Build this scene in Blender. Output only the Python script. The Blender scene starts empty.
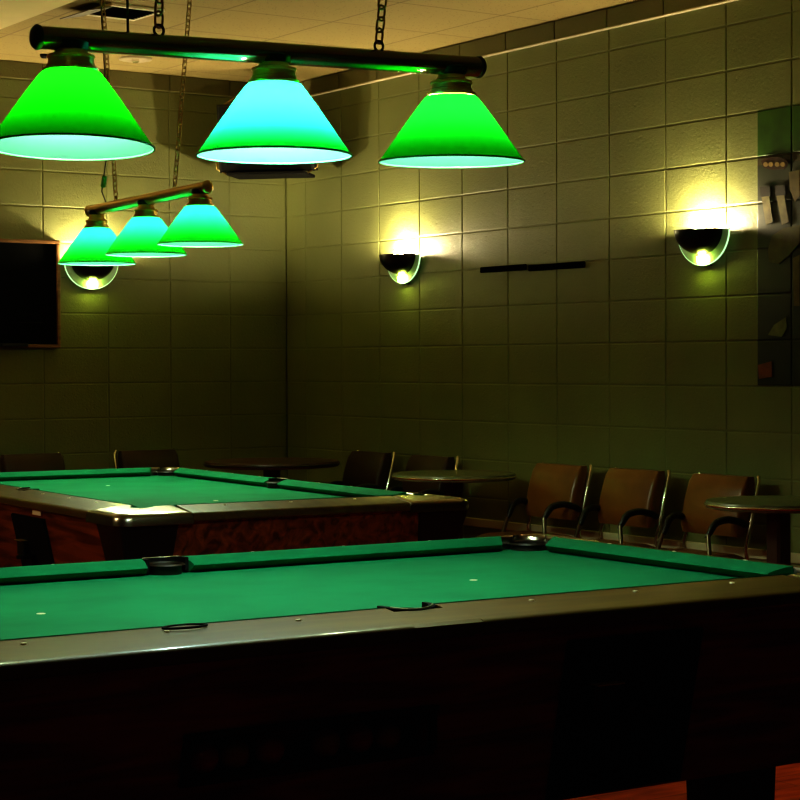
import bpy, math, random
from mathutils import Vector, Matrix
random.seed(7)
PI = math.pi
col = bpy.context.scene.collection
sc = bpy.context.scene
sc.view_settings.view_transform = 'Standard'
sc.view_settings.look = 'High Contrast'
sc.view_settings.exposure = 0.0

# ------------------------------------------------------------------ mesh builder
class MB:
    def __init__(self): self.v = []; self.f = []; self.m = []; self.mi = 0
    def add(self, vs, fs):
        n = len(self.v); self.v += [tuple(p) for p in vs]
        for f in fs: self.f.append(tuple(i + n for i in f)); self.m.append(self.mi)
    def box(self, c, s, rot=None, bev=0.0):
        hx, hy, hz = s[0]/2, s[1]/2, s[2]/2
        if bev > 0:
            b = min(bev, hx*.49, hy*.49, hz*.49); vs = []; idx = {}
            for sx in (-1, 1):
                for sy in (-1, 1):
                    for sz in (-1, 1):
                        for a in range(3):
                            p = [sx*hx, sy*hy, sz*hz]
                            for k in range(3):
                                if k != a: p[k] -= (sx, sy, sz)[k]*b
                            idx[(sx, sy, sz, a)] = len(vs); vs.append(p)
            fs = []
            for a in range(3):
                o = [k for k in range(3) if k != a]
                for s_ in (-1, 1):
                    q = []
                    for u, w in ((-1, -1), (1, -1), (1, 1), (-1, 1)):
                        t = [0, 0, 0]; t[a] = s_; t[o[0]] = u; t[o[1]] = w
                        q.append(idx[(t[0], t[1], t[2], a)])
                    fs.append(q)
            for a in range(3):
                o = [k for k in range(3) if k != a]
                for u in (-1, 1):
                    for w in (-1, 1):
                        q = []
                        for s_, ax in ((-1, o[0]), (1, o[0]), (1, o[1]), (-1, o[1])):
                            t = [0, 0, 0]; t[a] = s_; t[o[0]] = u; t[o[1]] = w
                            q.append(idx[(t[0], t[1], t[2], ax)])
                        fs.append(q)
            for sx in (-1, 1):
                for sy in (-1, 1):
                    for sz in (-1, 1): fs.append([idx[(sx, sy, sz, a)] for a in range(3)])
        else:
            vs = [(x, y, z) for x in (-hx, hx) for y in (-hy, hy) for z in (-hz, hz)]
            fs = [(0, 1, 3, 2), (4, 6, 7, 5), (0, 4, 5, 1), (2, 3, 7, 6), (0, 2, 6, 4), (1, 5, 7, 3)]
        vs = [Vector(p) for p in vs]
        if rot is not None: vs = [rot @ p for p in vs]
        c = Vector(c); self.add([p + c for p in vs], fs); return self
    def prism(self, pts, d0, d1, axis='z'):
        """polygon pts (2-D) extruded along axis"""
        def P(a, b, d):
            return {'z': (a, b, d), 'y': (a, d, b), 'x': (d, a, b)}[axis]
        n = len(pts)
        vs = [P(a, b, d0) for a, b in pts] + [P(a, b, d1) for a, b in pts]
        fs = [tuple(range(n))[::-1], tuple(range(n, 2*n))] + [(i, (i+1) % n, n+(i+1) % n, n+i) for i in range(n)]
        self.add(vs, fs); return self
    def loft(self, rings, cap=True, closed=True):
        n = len(rings[0]); vs = [p for r in rings for p in r]; fs = []
        for k in range(len(rings)-1):
            for i in range(n if closed else n-1):
                j = (i+1) % n
                fs.append((k*n+i, k*n+j, (k+1)*n+j, (k+1)*n+i))
        if cap and closed: fs += [tuple(range(n))[::-1], tuple(range((len(rings)-1)*n, len(rings)*n))]
        self.add(vs, fs); return self
    def lathe(self, prof, c=(0, 0, 0), n=48, a0=0, a1=2*PI, rot=None, sc_=(1, 1, 1)):
        full = abs(a1-a0-2*PI) < 1e-6; m = n if full else n+1
        c = Vector(c); rings = []
        for r, z in prof:
            ring = []
            for i in range(m):
                a = a0 + (a1-a0)*i/n
                p = Vector((r*math.cos(a)*sc_[0], r*math.sin(a)*sc_[1], z*sc_[2]))
                if rot is not None: p = rot @ p
                ring.append(p + c)
            rings.append(ring)
        self.loft(rings, cap=False, closed=full); return self
    def tube(self, pts, r, n=10, closed=False, cap=True):
        pts = [Vector(p) for p in pts]; rings = []; N = len(pts); up = None
        for k, p in enumerate(pts):
            if closed: t = pts[(k+1) % N] - pts[k-1]
            else: t = pts[min(k+1, N-1)] - pts[max(k-1, 0)]
            t.normalize()
            if up is None: up = Vector((0, 0, 1)) if abs(t.z) < .9 else Vector((1, 0, 0))
            a = t.cross(up)
            if a.length < 1e-4: a = t.cross(Vector((0, 1, 0)))
            a.normalize(); up = a.cross(t).normalized()
            rr = r[k] if isinstance(r, (list, tuple)) else r
            rings.append([p + (a*math.cos(2*PI*i/n) + up*math.sin(2*PI*i/n))*rr for i in range(n)])
        if closed:
            rings.append(rings[0]); self.loft(rings, cap=False)
        else: self.loft(rings, cap=cap)
        return self
    def build(self, name, mats, parent=None, smooth=False, loc=None):
        me = bpy.data.meshes.new(name); me.from_pydata([tuple(p) for p in self.v], [], self.f)
        if not isinstance(mats, (list, tuple)): mats = [mats]
        for m in mats: me.materials.append(m)
        for p, i in zip(me.polygons, self.m): p.material_index = i; p.use_smooth = bool(smooth)
        me.validate(); me.update()
        import bmesh
        bm = bmesh.new(); bm.from_mesh(me)
        bmesh.ops.remove_doubles(bm, verts=bm.verts, dist=1e-6)
        bmesh.ops.recalc_face_normals(bm, faces=bm.faces)
        bm.to_mesh(me); bm.free()
        if smooth and smooth is not True:
            me.set_sharp_from_angle(angle=math.radians(smooth))
        o = bpy.data.objects.new(name, me); col.objects.link(o)
        if parent is not None: o.parent = parent
        if loc is not None: o.location = loc
        return o

def tag(o, label=None, cat=None, group=None, kind=None):
    if label: o['label'] = label
    if cat: o['category'] = cat
    if group: o['group'] = group
    if kind: o['kind'] = kind
    return o
def empty(name, loc, rz=0.0):
    o = bpy.data.objects.new(name, None); col.objects.link(o); o.location = loc; o.rotation_euler = (0, 0, rz)
    o.empty_display_size = .1; return o
def kids(o): return [c for c in bpy.data.objects if c.parent == o]
def copy_tree(o, parent=None):
    c = o.copy(); col.objects.link(c)
    if parent is not None: c.parent = parent
    for ch in kids(o): copy_tree(ch, c)
    return c

# ------------------------------------------------------------------ materials
def new_mat(name):
    m = bpy.data.materials.new(name); m.use_nodes = True
    nt = m.node_tree; b = nt.nodes['Principled BSDF']; return m, nt, b
def pmat(name, c, rough=.5, metal=0.0, spec=.5, emit=None, es=0, noise=0.0, nscale=30, bump=0.0, coat=0.0):
    m, nt, b = new_mat(name)
    b.inputs['Base Color'].default_value = (*c, 1); b.inputs['Roughness'].default_value = rough
    b.inputs['Metallic'].default_value = metal; b.inputs['Specular IOR Level'].default_value = spec
    b.inputs['Coat Weight'].default_value = coat
    if emit: b.inputs['Emission Color'].default_value = (*emit, 1); b.inputs['Emission Strength'].default_value = es
    tc = nt.nodes.new('ShaderNodeTexCoord'); nz = nt.nodes.new('ShaderNodeTexNoise')
    nz.inputs['Scale'].default_value = nscale; nz.inputs['Detail'].default_value = 4
    nt.links.new(tc.outputs['Object'], nz.inputs['Vector'])
    if noise:
        r = nt.nodes.new('ShaderNodeValToRGB')
        r.color_ramp.elements[0].position = .3; r.color_ramp.elements[1].position = .7
        r.color_ramp.elements[0].color = (*[max(0, x*(1-noise)) for x in c], 1)
        r.color_ramp.elements[1].color = (*[x*(1+noise) for x in c], 1)
        nt.links.new(nz.outputs['Fac'], r.inputs['Fac']); nt.links.new(r.outputs['Color'], b.inputs['Base Color'])
    if bump:
        bp = nt.nodes.new('ShaderNodeBump'); bp.inputs['Strength'].default_value = 1; bp.inputs['Distance'].default_value = bump
        nt.links.new(nz.outputs['Fac'], bp.inputs['Height']); nt.links.new(bp.outputs['Normal'], b.inputs['Normal'])
    return m
def wood(name, dark, light, rough=.35, sx=1.5, sy=14, sz=14, coat=0.0):
    m, nt, b = new_mat(name)
    tc = nt.nodes.new('ShaderNodeTexCoord'); mp = nt.nodes.new('ShaderNodeMapping')
    mp.inputs['Scale'].default_value = (sx, sy, sz)
    nz = nt.nodes.new('ShaderNodeTexNoise'); nz.inputs['Scale'].default_value = 1.6; nz.inputs['Detail'].default_value = 6
    nz.inputs['Distortion'].default_value = 1.2
    r = nt.nodes.new('ShaderNodeValToRGB'); r.color_ramp.elements[0].position = .35; r.color_ramp.elements[1].position = .68
    r.color_ramp.elements[0].color = (*dark, 1); r.color_ramp.elements[1].color = (*light, 1)
    nt.links.new(tc.outputs['Object'], mp.inputs['Vector']); nt.links.new(mp.outputs['Vector'], nz.inputs['Vector'])
    nt.links.new(nz.outputs['Fac'], r.inputs['Fac']); nt.links.new(r.outputs['Color'], b.inputs['Base Color'])
    b.inputs['Roughness'].default_value = rough; b.inputs['Coat Weight'].default_value = coat
    b.inputs['Coat Roughness'].default_value = .12
    return m
def emis(name, c, s):
    m = bpy.data.materials.new(name); m.use_nodes = True; nt = m.node_tree
    nt.nodes.remove(nt.nodes['Principled BSDF']); e = nt.nodes.new('ShaderNodeEmission')
    e.inputs['Color'].default_value = (*c, 1); e.inputs['Strength'].default_value = s
    nt.links.new(e.outputs[0], nt.nodes['Material Output'].inputs[0]); return m
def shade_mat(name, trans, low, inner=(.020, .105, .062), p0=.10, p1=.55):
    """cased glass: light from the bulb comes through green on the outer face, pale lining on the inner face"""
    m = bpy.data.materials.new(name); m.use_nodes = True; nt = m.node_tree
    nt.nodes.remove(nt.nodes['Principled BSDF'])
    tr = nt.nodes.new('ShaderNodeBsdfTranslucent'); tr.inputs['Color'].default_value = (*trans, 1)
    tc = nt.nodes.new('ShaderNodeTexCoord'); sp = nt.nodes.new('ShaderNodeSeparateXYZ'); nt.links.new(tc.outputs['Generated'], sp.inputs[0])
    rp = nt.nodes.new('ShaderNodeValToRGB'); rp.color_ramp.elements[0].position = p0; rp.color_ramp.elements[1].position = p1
    rp.color_ramp.elements[0].color = (*low, 1); rp.color_ramp.elements[1].color = (*trans, 1)  # fall-off of the bulb glow toward the rim, put into the glass colour
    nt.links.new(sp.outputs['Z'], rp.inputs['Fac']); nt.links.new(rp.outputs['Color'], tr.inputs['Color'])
    df = nt.nodes.new('ShaderNodeBsdfDiffuse'); df.inputs['Color'].default_value = (.004, .10, .008, 1)
    gl = nt.nodes.new('ShaderNodeBsdfGlossy'); gl.inputs['Roughness'].default_value = .12; gl.inputs['Color'].default_value = (1, 1, 1, 1)
    di = nt.nodes.new('ShaderNodeBsdfDiffuse'); di.inputs['Color'].default_value = (*inner, 1)
    a = nt.nodes.new('ShaderNodeAddShader'); mx = nt.nodes.new('ShaderNodeMixShader'); mx.inputs[0].default_value = .03
    nt.links.new(tr.outputs[0], a.inputs[0]); nt.links.new(df.outputs[0], a.inputs[1])
    nt.links.new(a.outputs[0], mx.inputs[1]); nt.links.new(gl.outputs[0], mx.inputs[2])
    ge = nt.nodes.new('ShaderNodeNewGeometry'); m2 = nt.nodes.new('ShaderNodeMixShader')
    nt.links.new(ge.outputs['Backfacing'], m2.inputs[0]); nt.links.new(mx.outputs[0], m2.inputs[1]); nt.links.new(di.outputs[0], m2.inputs[2])
    nt.links.new(m2.outputs[0], nt.nodes['Material Output'].inputs[0]); return m
def block_mat(name, c):
    m, nt, b = new_mat(name)
    tc = nt.nodes.new('ShaderNodeTexCoord')
    n1 = nt.nodes.new('ShaderNodeTexNoise'); n1.inputs['Scale'].default_value = 70; n1.inputs['Detail'].default_value = 5; n1.inputs['Roughness'].default_value = .7
    n2 = nt.nodes.new('ShaderNodeTexNoise'); n2.inputs['Scale'].default_value = 1.8; n2.inputs['Detail'].default_value = 3
    vo = nt.nodes.new('ShaderNodeTexVoronoi'); vo.inputs['Scale'].default_value = 16
    for n in (n1, n2, vo): nt.links.new(tc.outputs['Object'], n.inputs['Vector'])
    r = nt.nodes.new('ShaderNodeValToRGB'); r.color_ramp.elements[0].position = .3; r.color_ramp.elements[1].position = .7
    r.color_ramp.elements[0].color = (*[x*.88 for x in c], 1); r.color_ramp.elements[1].color = (*[x*1.08 for x in c], 1)
    nt.links.new(n2.outputs['Fac'], r.inputs['Fac']); nt.links.new(r.outputs['Color'], b.inputs['Base Color'])
    b.inputs['Roughness'].default_value = .5
    cr = nt.nodes.new('ShaderNodeValToRGB'); cr.color_ramp.elements[0].position = 0; cr.color_ramp.elements[1].position = .12
    nt.links.new(vo.outputs['Distance'], cr.inputs['Fac'])
    mt = nt.nodes.new('ShaderNodeMath'); mt.operation = 'MULTIPLY_ADD'; mt.inputs[1].default_value = .6
    nt.links.new(cr.outputs['Color'], mt.inputs[0]); nt.links.new(n1.outputs['Fac'], mt.inputs[2])
    bp = nt.nodes.new('ShaderNodeBump'); bp.inputs['Distance'].default_value = .0022; bp.inputs['Strength'].default_value = 1
    nt.links.new(mt.outputs[0], bp.inputs['Height']); nt.links.new(bp.outputs['Normal'], b.inputs['Normal'])
    return m
def ceiling_mat():
    m, nt, b = new_mat('ceiling_tile')
    tc = nt.nodes.new('ShaderNodeTexCoord'); mp = nt.nodes.new('ShaderNodeMapping')
    mp.inputs['Location'].default_value = (-(5.75 % .61), -(8.2 % .61), 0)
    br = nt.nodes.new('ShaderNodeTexBrick'); br.offset = 0; br.inputs['Scale'].default_value = 1
    br.inputs['Brick Width'].default_value = .61; br.inputs['Row Height'].default_value = .61
    br.inputs['Mortar Size'].default_value = .006; br.inputs['Mortar Smooth'].default_value = .1
    br.inputs['Color1'].default_value = (.38, .305, .13, 1); br.inputs['Color2'].default_value = (.35, .28, .115, 1)
    br.inputs['Mortar'].default_value = (.22, .17, .07, 1)
    nt.links.new(tc.outputs['Object'], mp.inputs['Vector']); nt.links.new(mp.outputs['Vector'], br.inputs['Vector'])
    vo = nt.nodes.new('ShaderNodeTexVoronoi'); vo.inputs['Scale'].default_value = 45; nt.links.new(tc.outputs['Object'], vo.inputs['Vector'])
    cr = nt.nodes.new('ShaderNodeValToRGB'); cr.color_ramp.elements[0].position = .10; cr.color_ramp.elements[1].position = .2
    cr.color_ramp.elements[0].color = (.45, .45, .45, 1)
    nt.links.new(vo.outputs['Distance'], cr.inputs['Fac'])
    mx = nt.nodes.new('ShaderNodeMixRGB'); mx.blend_type = 'MULTIPLY'; mx.inputs[0].default_value = 1
    nt.links.new(br.outputs['Color'], mx.inputs[1]); nt.links.new(cr.outputs['Color'], mx.inputs[2])
    nt.links.new(mx.outputs[0], b.inputs['Base Color']); b.inputs['Roughness'].default_value = .9
    bp = nt.nodes.new('ShaderNodeBump'); bp.inputs['Distance'].default_value = .004
    nt.links.new(mx.outputs[0], bp.inputs['Height']); nt.links.new(bp.outputs['Normal'], b.inputs['Normal'])
    return m
def floor_mat():
    m, nt, b = new_mat('floor_red')
    tc = nt.nodes.new('ShaderNodeTexCoord'); mp = nt.nodes.new('ShaderNodeMapping'); mp.inputs['Scale'].default_value = (2, 9, 1)
    nz = nt.nodes.new('ShaderNodeTexNoise'); nz.inputs['Scale'].default_value = 3; nz.inputs['Detail'].default_value = 6
    r = nt.nodes.new('ShaderNodeValToRGB'); r.color_ramp.elements[0].position = .3; r.color_ramp.elements[1].position = .7
    r.color_ramp.elements[0].color = (.26, .016, .002, 1); r.color_ramp.elements[1].color = (.55, .075, .006, 1)
    br = nt.nodes.new('ShaderNodeTexBrick'); br.inputs['Scale'].default_value = 1; br.inputs['Brick Width'].default_value = 1.2
    br.inputs['Row Height'].default_value = .12; br.inputs['Mortar Size'].default_value = .002
    br.inputs['Color1'].default_value = (1, 1, 1, 1); br.inputs['Color2'].default_value = (.75, .75, .75, 1); br.inputs['Mortar'].default_value = (.25, .2, .2, 1)
    mx = nt.nodes.new('ShaderNodeMixRGB'); mx.blend_type = 'MULTIPLY'; mx.inputs[0].default_value = 1
    nt.links.new(tc.outputs['Object'], mp.inputs['Vector']); nt.links.new(mp.outputs['Vector'], nz.inputs['Vector'])
    nt.links.new(tc.outputs['Object'], br.inputs['Vector'])
    nt.links.new(nz.outputs['Fac'], r.inputs['Fac']); nt.links.new(r.outputs['Color'], mx.inputs[1]); nt.links.new(br.outputs['Color'], mx.inputs[2])
    nt.links.new(mx.outputs[0], b.inputs['Base Color']); b.inputs['Roughness'].default_value = .6; b.inputs['Specular IOR Level'].default_value = .15
    return m

WALL = (.205, .222, .088)
M = {}
M['wall'] = block_mat('painted_block', WALL)
M['wall_top'] = block_mat('painted_block_band', (.165, .155, .06))
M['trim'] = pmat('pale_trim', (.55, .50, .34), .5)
M['ceiling'] = ceiling_mat()
M['soffit'] = pmat('cream_soffit', (.85, .72, .38), .8, noise=.05, nscale=3)
M['floor'] = floor_mat()
M['cloth'] = pmat('green_cloth', (.009, .20, .098), .85, spec=.2, noise=.12, nscale=5)
M['cushion'] = pmat('green_cushion_cloth', (.007, .175, .080), .85, spec=.2, noise=.1, nscale=9)
M['rail'] = wood('rail_laminate', (.075, .040, .005), (.12, .068, .009), .5, coat=.4)
M['cab'] = wood('cabinet_walnut', (.07, .017, .006), (.34, .085, .025), .4)
M['black'] = pmat('black_plastic', (.008, .008, .009), .45)
M['matte'] = pmat('matte_black', (.008, .008, .009), .8, spec=.2)
M['dull'] = pmat('dull_black', (.004, .004, .004), 1.0, spec=.0)
M['liner'] = pmat('pocket_liner', (.02, .012, .008), .5)
M['chrome'] = pmat('chrome', (.75, .72, .62), .16, 1.0, bump=.0004, nscale=14)
M['cast'] = pmat('corner_casting', (.50, .46, .38), .27, 1.0, bump=.0006, nscale=20)
M['darkmetal'] = pmat('dark_metal', (.05, .045, .04), .35, .9)
M['darkchrome'] = pmat('dull_chrome', (.30, .26, .18), .35, 1.0)
M['sight'] = pmat('pearl_sight', (.9, .82, .6), .3)
M['brass'] = pmat('brass', (.95, .72, .30), .33, .75, bump=.0006, nscale=60)
M['agedbrass'] = pmat('aged_brass', (.75, .52, .18), .33, .8)
M['bar'] = pmat('dark_bar', (.32, .24, .13), .16, .9)
M['goldbar'] = pmat('bronze_bar', (.55, .38, .13), .32, .9)
M['chain'] = pmat('chain_metal', (.40, .29, .11), .4, .9)
M['green_l'] = shade_mat('green_glass_left', (.0006, .07, .0008), (.0002, .028, .0003), inner=(.034, .105, .105))  # tints differ per shade to carry each bulb's glow colour
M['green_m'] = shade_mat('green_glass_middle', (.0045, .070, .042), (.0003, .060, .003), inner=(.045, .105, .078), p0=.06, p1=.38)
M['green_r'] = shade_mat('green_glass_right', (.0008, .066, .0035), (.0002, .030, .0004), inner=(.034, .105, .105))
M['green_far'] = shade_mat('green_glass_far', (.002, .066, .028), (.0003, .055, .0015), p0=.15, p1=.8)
M['milk'] = pmat('milk_glass', (.06, .24, .14), .35)
M['vinyl'] = pmat('brown_vinyl', (.20, .080, .015), .32, noise=.2, nscale=6)
M['vinyl_dark'] = pmat('dark_vinyl', (.045, .018, .009), .45, noise=.2, nscale=6)
M['tabletop'] = pmat('grey_green_laminate', (.16, .17, .10), .25, noise=.15, nscale=25)
M['pedestal'] = pmat('brown_pedestal', (.07, .03, .022), .4)
M['boardface'] = pmat('chalkboard', (.005, .006, .005), .9, spec=.1, noise=.3, nscale=5)
M['boardframe'] = wood('board_frame', (.16, .075, .02), (.32, .16, .05), .4)
M['chalk'] = pmat('chalk', (.03, .03, .027), .9)
M['tan'] = pmat('tan_label', (.85, .72, .5), .6)
M['sconce'] = pmat('sconce_dark', (.02, .013, .008), .35, .3)
M['glass_plate'] = pmat('frosted_glass', (.30, .42, .28), .3, emit=(.45, 1, .35), es=.05)  # faint own emission stands in for bulb light in the glass
M['glass_edge'] = pmat('lit_glass_edge', (.6, .9, .6), .2, emit=(.60, 1, .55), es=.9)  # edge glows by itself in place of light carried through the plate
M['clip'] = emis('lit_glass_clip', (.8, 1, .16), 100)  # clip glows by itself, for bulb light leaking below the bowl
M['bulb_sconce'] = emis('sconce_bulb', (1, .83, .50), 1200)
M['bulb_l'] = emis('lamp_bulb_warm', (.9, 1, .55), 360)
M['bulb_m'] = emis('lamp_bulb_cool', (.75, 1, .95), 480)
M['bulb_r'] = emis('lamp_bulb_right', (.9, 1, .58), 330)
M['bulb_far'] = emis('lamp_bulb_far', (.85, 1, .65), 420)

# ------------------------------------------------------------------ camera (solved from the photograph)
cam = bpy.data.cameras.new('camera'); co = bpy.data.objects.new('camera', cam); col.objects.link(co)
pit, yaw, rol = .0189, .5945, -.0037
fw = Vector((math.sin(yaw)*math.cos(pit), math.cos(yaw)*math.cos(pit), -math.sin(pit)))
r0 = Vector((math.cos(yaw), -math.sin(yaw), 0)); u0 = r0.cross(fw)
r2 = r0*math.cos(rol) + u0*math.sin(rol); u2 = -r0*math.sin(rol) + u0*math.cos(rol)
mw = Matrix.Identity(4)
for i in range(3): mw[i][0] = r2[i]; mw[i][1] = u2[i]; mw[i][2] = -fw[i]
mw.translation = Vector((0, 0, 1.275)); co.matrix_world = mw
cam.lens = 86.034; cam.sensor_width = 36; cam.clip_start = .05; cam.clip_end = 60
sc.camera = co

# ------------------------------------------------------------------ room
XW, YW, ZC = 6.07, 10.233, 3.0
B = .2032; L = .4064
zc = 2.7936; yj = 5.934; xj = 5.671

def block_wall(mb, u0_, u1_, z0, z1, joint_u, place, g=.0028, bev=.0045, dep=.0035, off=0.0):
    """blocks in stack bond; place(u,z,d) -> world point, d = distance out of the wall"""
    us = [u0_] + [joint_u + k*L for k in range(-60, 60) if u0_ + .01 < joint_u + k*L < u1_ - .01] + [u1_]
    zs = [z0] + [zc + k*B for k in range(-16, 1) if z0 + .01 < zc + k*B < z1 - .005]
    if z1 > 2.95: zs += [2.899]
    zs += [z1]
    for a, b in zip(us[:-1], us[1:]):
        for i, (c, d) in enumerate(zip(zs[:-1], zs[1:])):
            o = off + (.014 if (c > 2.85) else 0)
            mb.mi = 1 if c > 2.85 else 0
            R = [[place(a, c, -dep+off), place(b, c, -dep+off), place(b, d, -dep+off), place(a, d, -dep+off)]]
            for ins, dd in ((g, -dep+off), (g, -bev*.4+o), (g+bev*.5, -.0005+o), (g+bev, o)):
                q = ins
                R.append([place(a+q, c+q, dd), place(b-q, c+q, dd), place(b-q, d-q, dd), place(a+q, d-q, dd)])
            mb.loft(R, cap=False); mb.add(R[-1], [(0, 1, 2, 3)])
    return mb
mb = MB(); block_wall(mb, -.6, YW, 0, ZC, yj, lambda u, z, d: (XW - d, u, z))
tag(mb.build('wall_right', [M['wall'], M['wall_top']]), kind='structure')
mb = MB(); block_wall(mb, -2.4, XW, 0, ZC, xj, lambda u, z, d: (u, YW - d, z))
tag(mb.build('wall_back', [M['wall'], M['wall_top']]), kind='structure')
tag(MB().box((XW+.09, 4.8, 1.5), (.14, 11.1, 3.2)).build('wall_right_core', M['wall']), kind='structure')
tag(MB().box((1.8, YW+.09, 1.5), (8.7, .14, 3.2)).build('wall_back_core', M['wall']), kind='structure')
tag(MB().box((-2.47, 4.8, 1.5), (.12, 11.1, 3.2)).build('wall_left', M['wall']), kind='structure')
tag(MB().box((1.8, -.68, 1.5), (8.7, .12, 3.2)).build('wall_front', M['wall']), kind='structure')
tag(MB().box((1.8, 4.8, -.05), (8.8, 11.2, .1)).build('floor', M['floor']), kind='structure')
tag(MB().box((1.8, 4.8, ZC+.05), (8.8, 11.2, .1)).build('ceiling', M['ceiling']), kind='structure')
tag(MB().box((.6, 4.8, 2.955), (6.05, 10.8, .09)).build('ceiling_soffit', M['soffit']), kind='structure')
tag(MB().box((XW-.012, 4.8, 2.899), (.030, 10.8, .007), bev=.002).build('trim_3', M['trim']), kind='structure')  # pale bead added to strengthen the bright line lit from below
tag(MB().box((XW-.008, 4.8, .425), (.016, 10.8, .045), bev=.004).build('trim_1', M['trim']), kind='structure')
tag(MB().box((1.8, YW-.008, .425), (8.4, .016, .045), bev=.004).build('trim_2', M['trim']), kind='structure')

# ------------------------------------------------------------------ pool tables
NX, NY = 1.028, .490            # half play size (nose to nose)
ZR, ZB = .82, .785            # rail top, bed
WOOD = .05; OUT = .187
def dr(d): return max(0.0, d-WOOD)*.11    # the rail tops fall slightly outwards
def make_table(loc, rz, label, cx0, cx1, window, sticker):
    t = empty('pool_table', loc, rz); tag(t, label, 'pool table')
    hx, hy = NX+OUT, NY+OUT
    # cabinet: tapered, with a niche for the ball window in the front face
    z1, z0 = ZR-.044, .42
    def yf(z): return hy - .02 - (z1-z)/(z1-z0)*.08
    def xf(z): return hx - .02 - (z1-z)/(z1-z0)*.08
    m = MB()
    top = [(-xf(z1), -yf(z1), z1), (xf(z1), -yf(z1), z1), (xf(z1), yf(z1), z1), (-xf(z1), yf(z1), z1)]
    bot = [(-xf(z0), -yf(z0), z0), (xf(z0), -yf(z0), z0), (xf(z0), yf(z0), z0), (-xf(z0), yf(z0), z0)]
    m.add(top+bot, [(4, 5, 6, 7), (1, 2, 6, 5), (2, 3, 7, 6), (3, 0, 4, 7)])
    if window:
        wx0, wx1, wz0, wz1 = -.50, -.01, .565, .635
        P = lambda x, z, d=0: (x, -yf(z)+d, z)
        xs0, xs1 = -xf(z1), xf(z1)
        m.add([P(xs0, z1), P(xs1, z1), P(xf(wz1), wz1), P(wx1, wz1), P(wx0, wz1), P(-xf(wz1), wz1)], [(0, 5, 4, 3, 2, 1)])
        m.add([P(-xf(wz1), wz1), P(wx0, wz1), P(wx0, wz0), P(-xf(wz0), wz0)], [(0, 3, 2, 1)])
        m.add([P(wx1, wz1), P(xf(wz1), wz1), P(xf(wz0), wz0), P(wx1, wz0)], [(0, 3, 2, 1)])
        m.add([P(-xf(wz0), wz0), P(wx0, wz0), P(wx1, wz0), P(xf(wz0), wz0), P(xf(z0), z0), P(-xf(z0), z0)], [(0, 5, 4, 3, 2, 1)])
        a = [P(wx0, wz0), P(wx1, wz0), P(wx1, wz1), P(wx0, wz1)]; b = [(x, y+.08, z) for x, y, z in a]
        m.add(a+b, [(0, 1, 5, 4), (1, 2, 6, 5), (2, 3, 7, 6), (3, 0, 4, 7), (4, 5, 6, 7)])
    else:
        m.add(top+bot, [(0, 4, 5, 1)])
    m.add([(-hx+.03, -hy+.03, z1), (hx-.03, -hy+.03, z1), (hx-.03, hy-.03, z1), (-hx+.03, hy-.03, z1)], [])
    m.build('cabinet', M['cab'], t)
    if window:
        f = MB()
        for (xa, xb, za, zb) in ((wx0-.015, wx1+.015, wz1, wz1+.012), (wx0-.015, wx1+.015, wz0-.012, wz0), (wx0-.015, wx0, wz0, wz1), (wx1, wx1+.015, wz0, wz1)):
            zm = (za+zb)/2; f.box(((xa+xb)/2, -yf(zm)-.002, zm), (xb-xa, .012, zb-za), bev=.002)
        f.build('ball_window', M['black'], t)
    # bed
    MB().box((0, 0, ZB-.015), (2*NX+.09, 2*NY+.09, .03)).build('playing_bed', M['cloth'], t)
    # rails: long rails in two pieces (side pocket between), short rails in one; profile with rounded outer edge
    CP, SP = .085, .062       # half openings measured along rails
    CX, CY = NX-.078, NY-.078   # rail wood ends near castings
    def rail(p0, p1, nrm, name='rail'):
        # p0->p1 along the rail at nose line, nrm = outward unit
        E_ = ZR-dr(OUT); prof = [(WOOD, ZR-.040), (WOOD, ZR), (OUT-.016, E_), (OUT-.008, E_-.0018), (OUT-.003, E_-.005), (OUT, E_-.011), (OUT, E_-.026), (OUT-.004, E_-.030)]
        rr = [[(p[0]+nrm[0]*d, p[1]+nrm[1]*d, z) for d, z in prof] for p in (p0, p1)]
        MB().loft(rr).build(name, M['rail'], t, smooth=35)
    def cushion(p0, p1, nrm, c0, c1):
        # nose shorter at ends (pocket jaws cut at an angle)
        prof = [(WOOD, ZR+.0015), (.036, ZR-.0005), (.014, ZR-.008), (.003, ZR-.013), (0, ZR-.0165), (.003, ZR-.020), (.020, ZB+.0015), (WOOD, ZB+.0015)]
        d = Vector((p1[0]-p0[0], p1[1]-p0[1])).normalized()
        def ring(p, s, c):
            out = []
            for q, z in prof:
                k = c*(1-q/WOOD)*s
                out.append((p[0]+nrm[0]*q + d.x*k, p[1]+nrm[1]*q + d.y*k, z))
            return out
        MB().loft([ring(p0, 1, c0), ring(p1, -1, c1)]).build('cushion', M['cushion'], t, smooth=50)
    for sy in (-1, 1):
        y = sy*NY
        for sx in (-1, 1):
            rail((sx*CX, y), (sx*.075, y), (0, sy))
            cushion((sx*(NX-.050), y), (sx*.050, y), (0, sy), .030, .010)
    for sx in (-1, 1):
        x = sx*NX
        rail((x, -CY), (x, CY), (sx, 0))
        cushion((x, -(NY-.050)), (x, NY-.050), (sx, 0), .03, .03)
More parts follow.
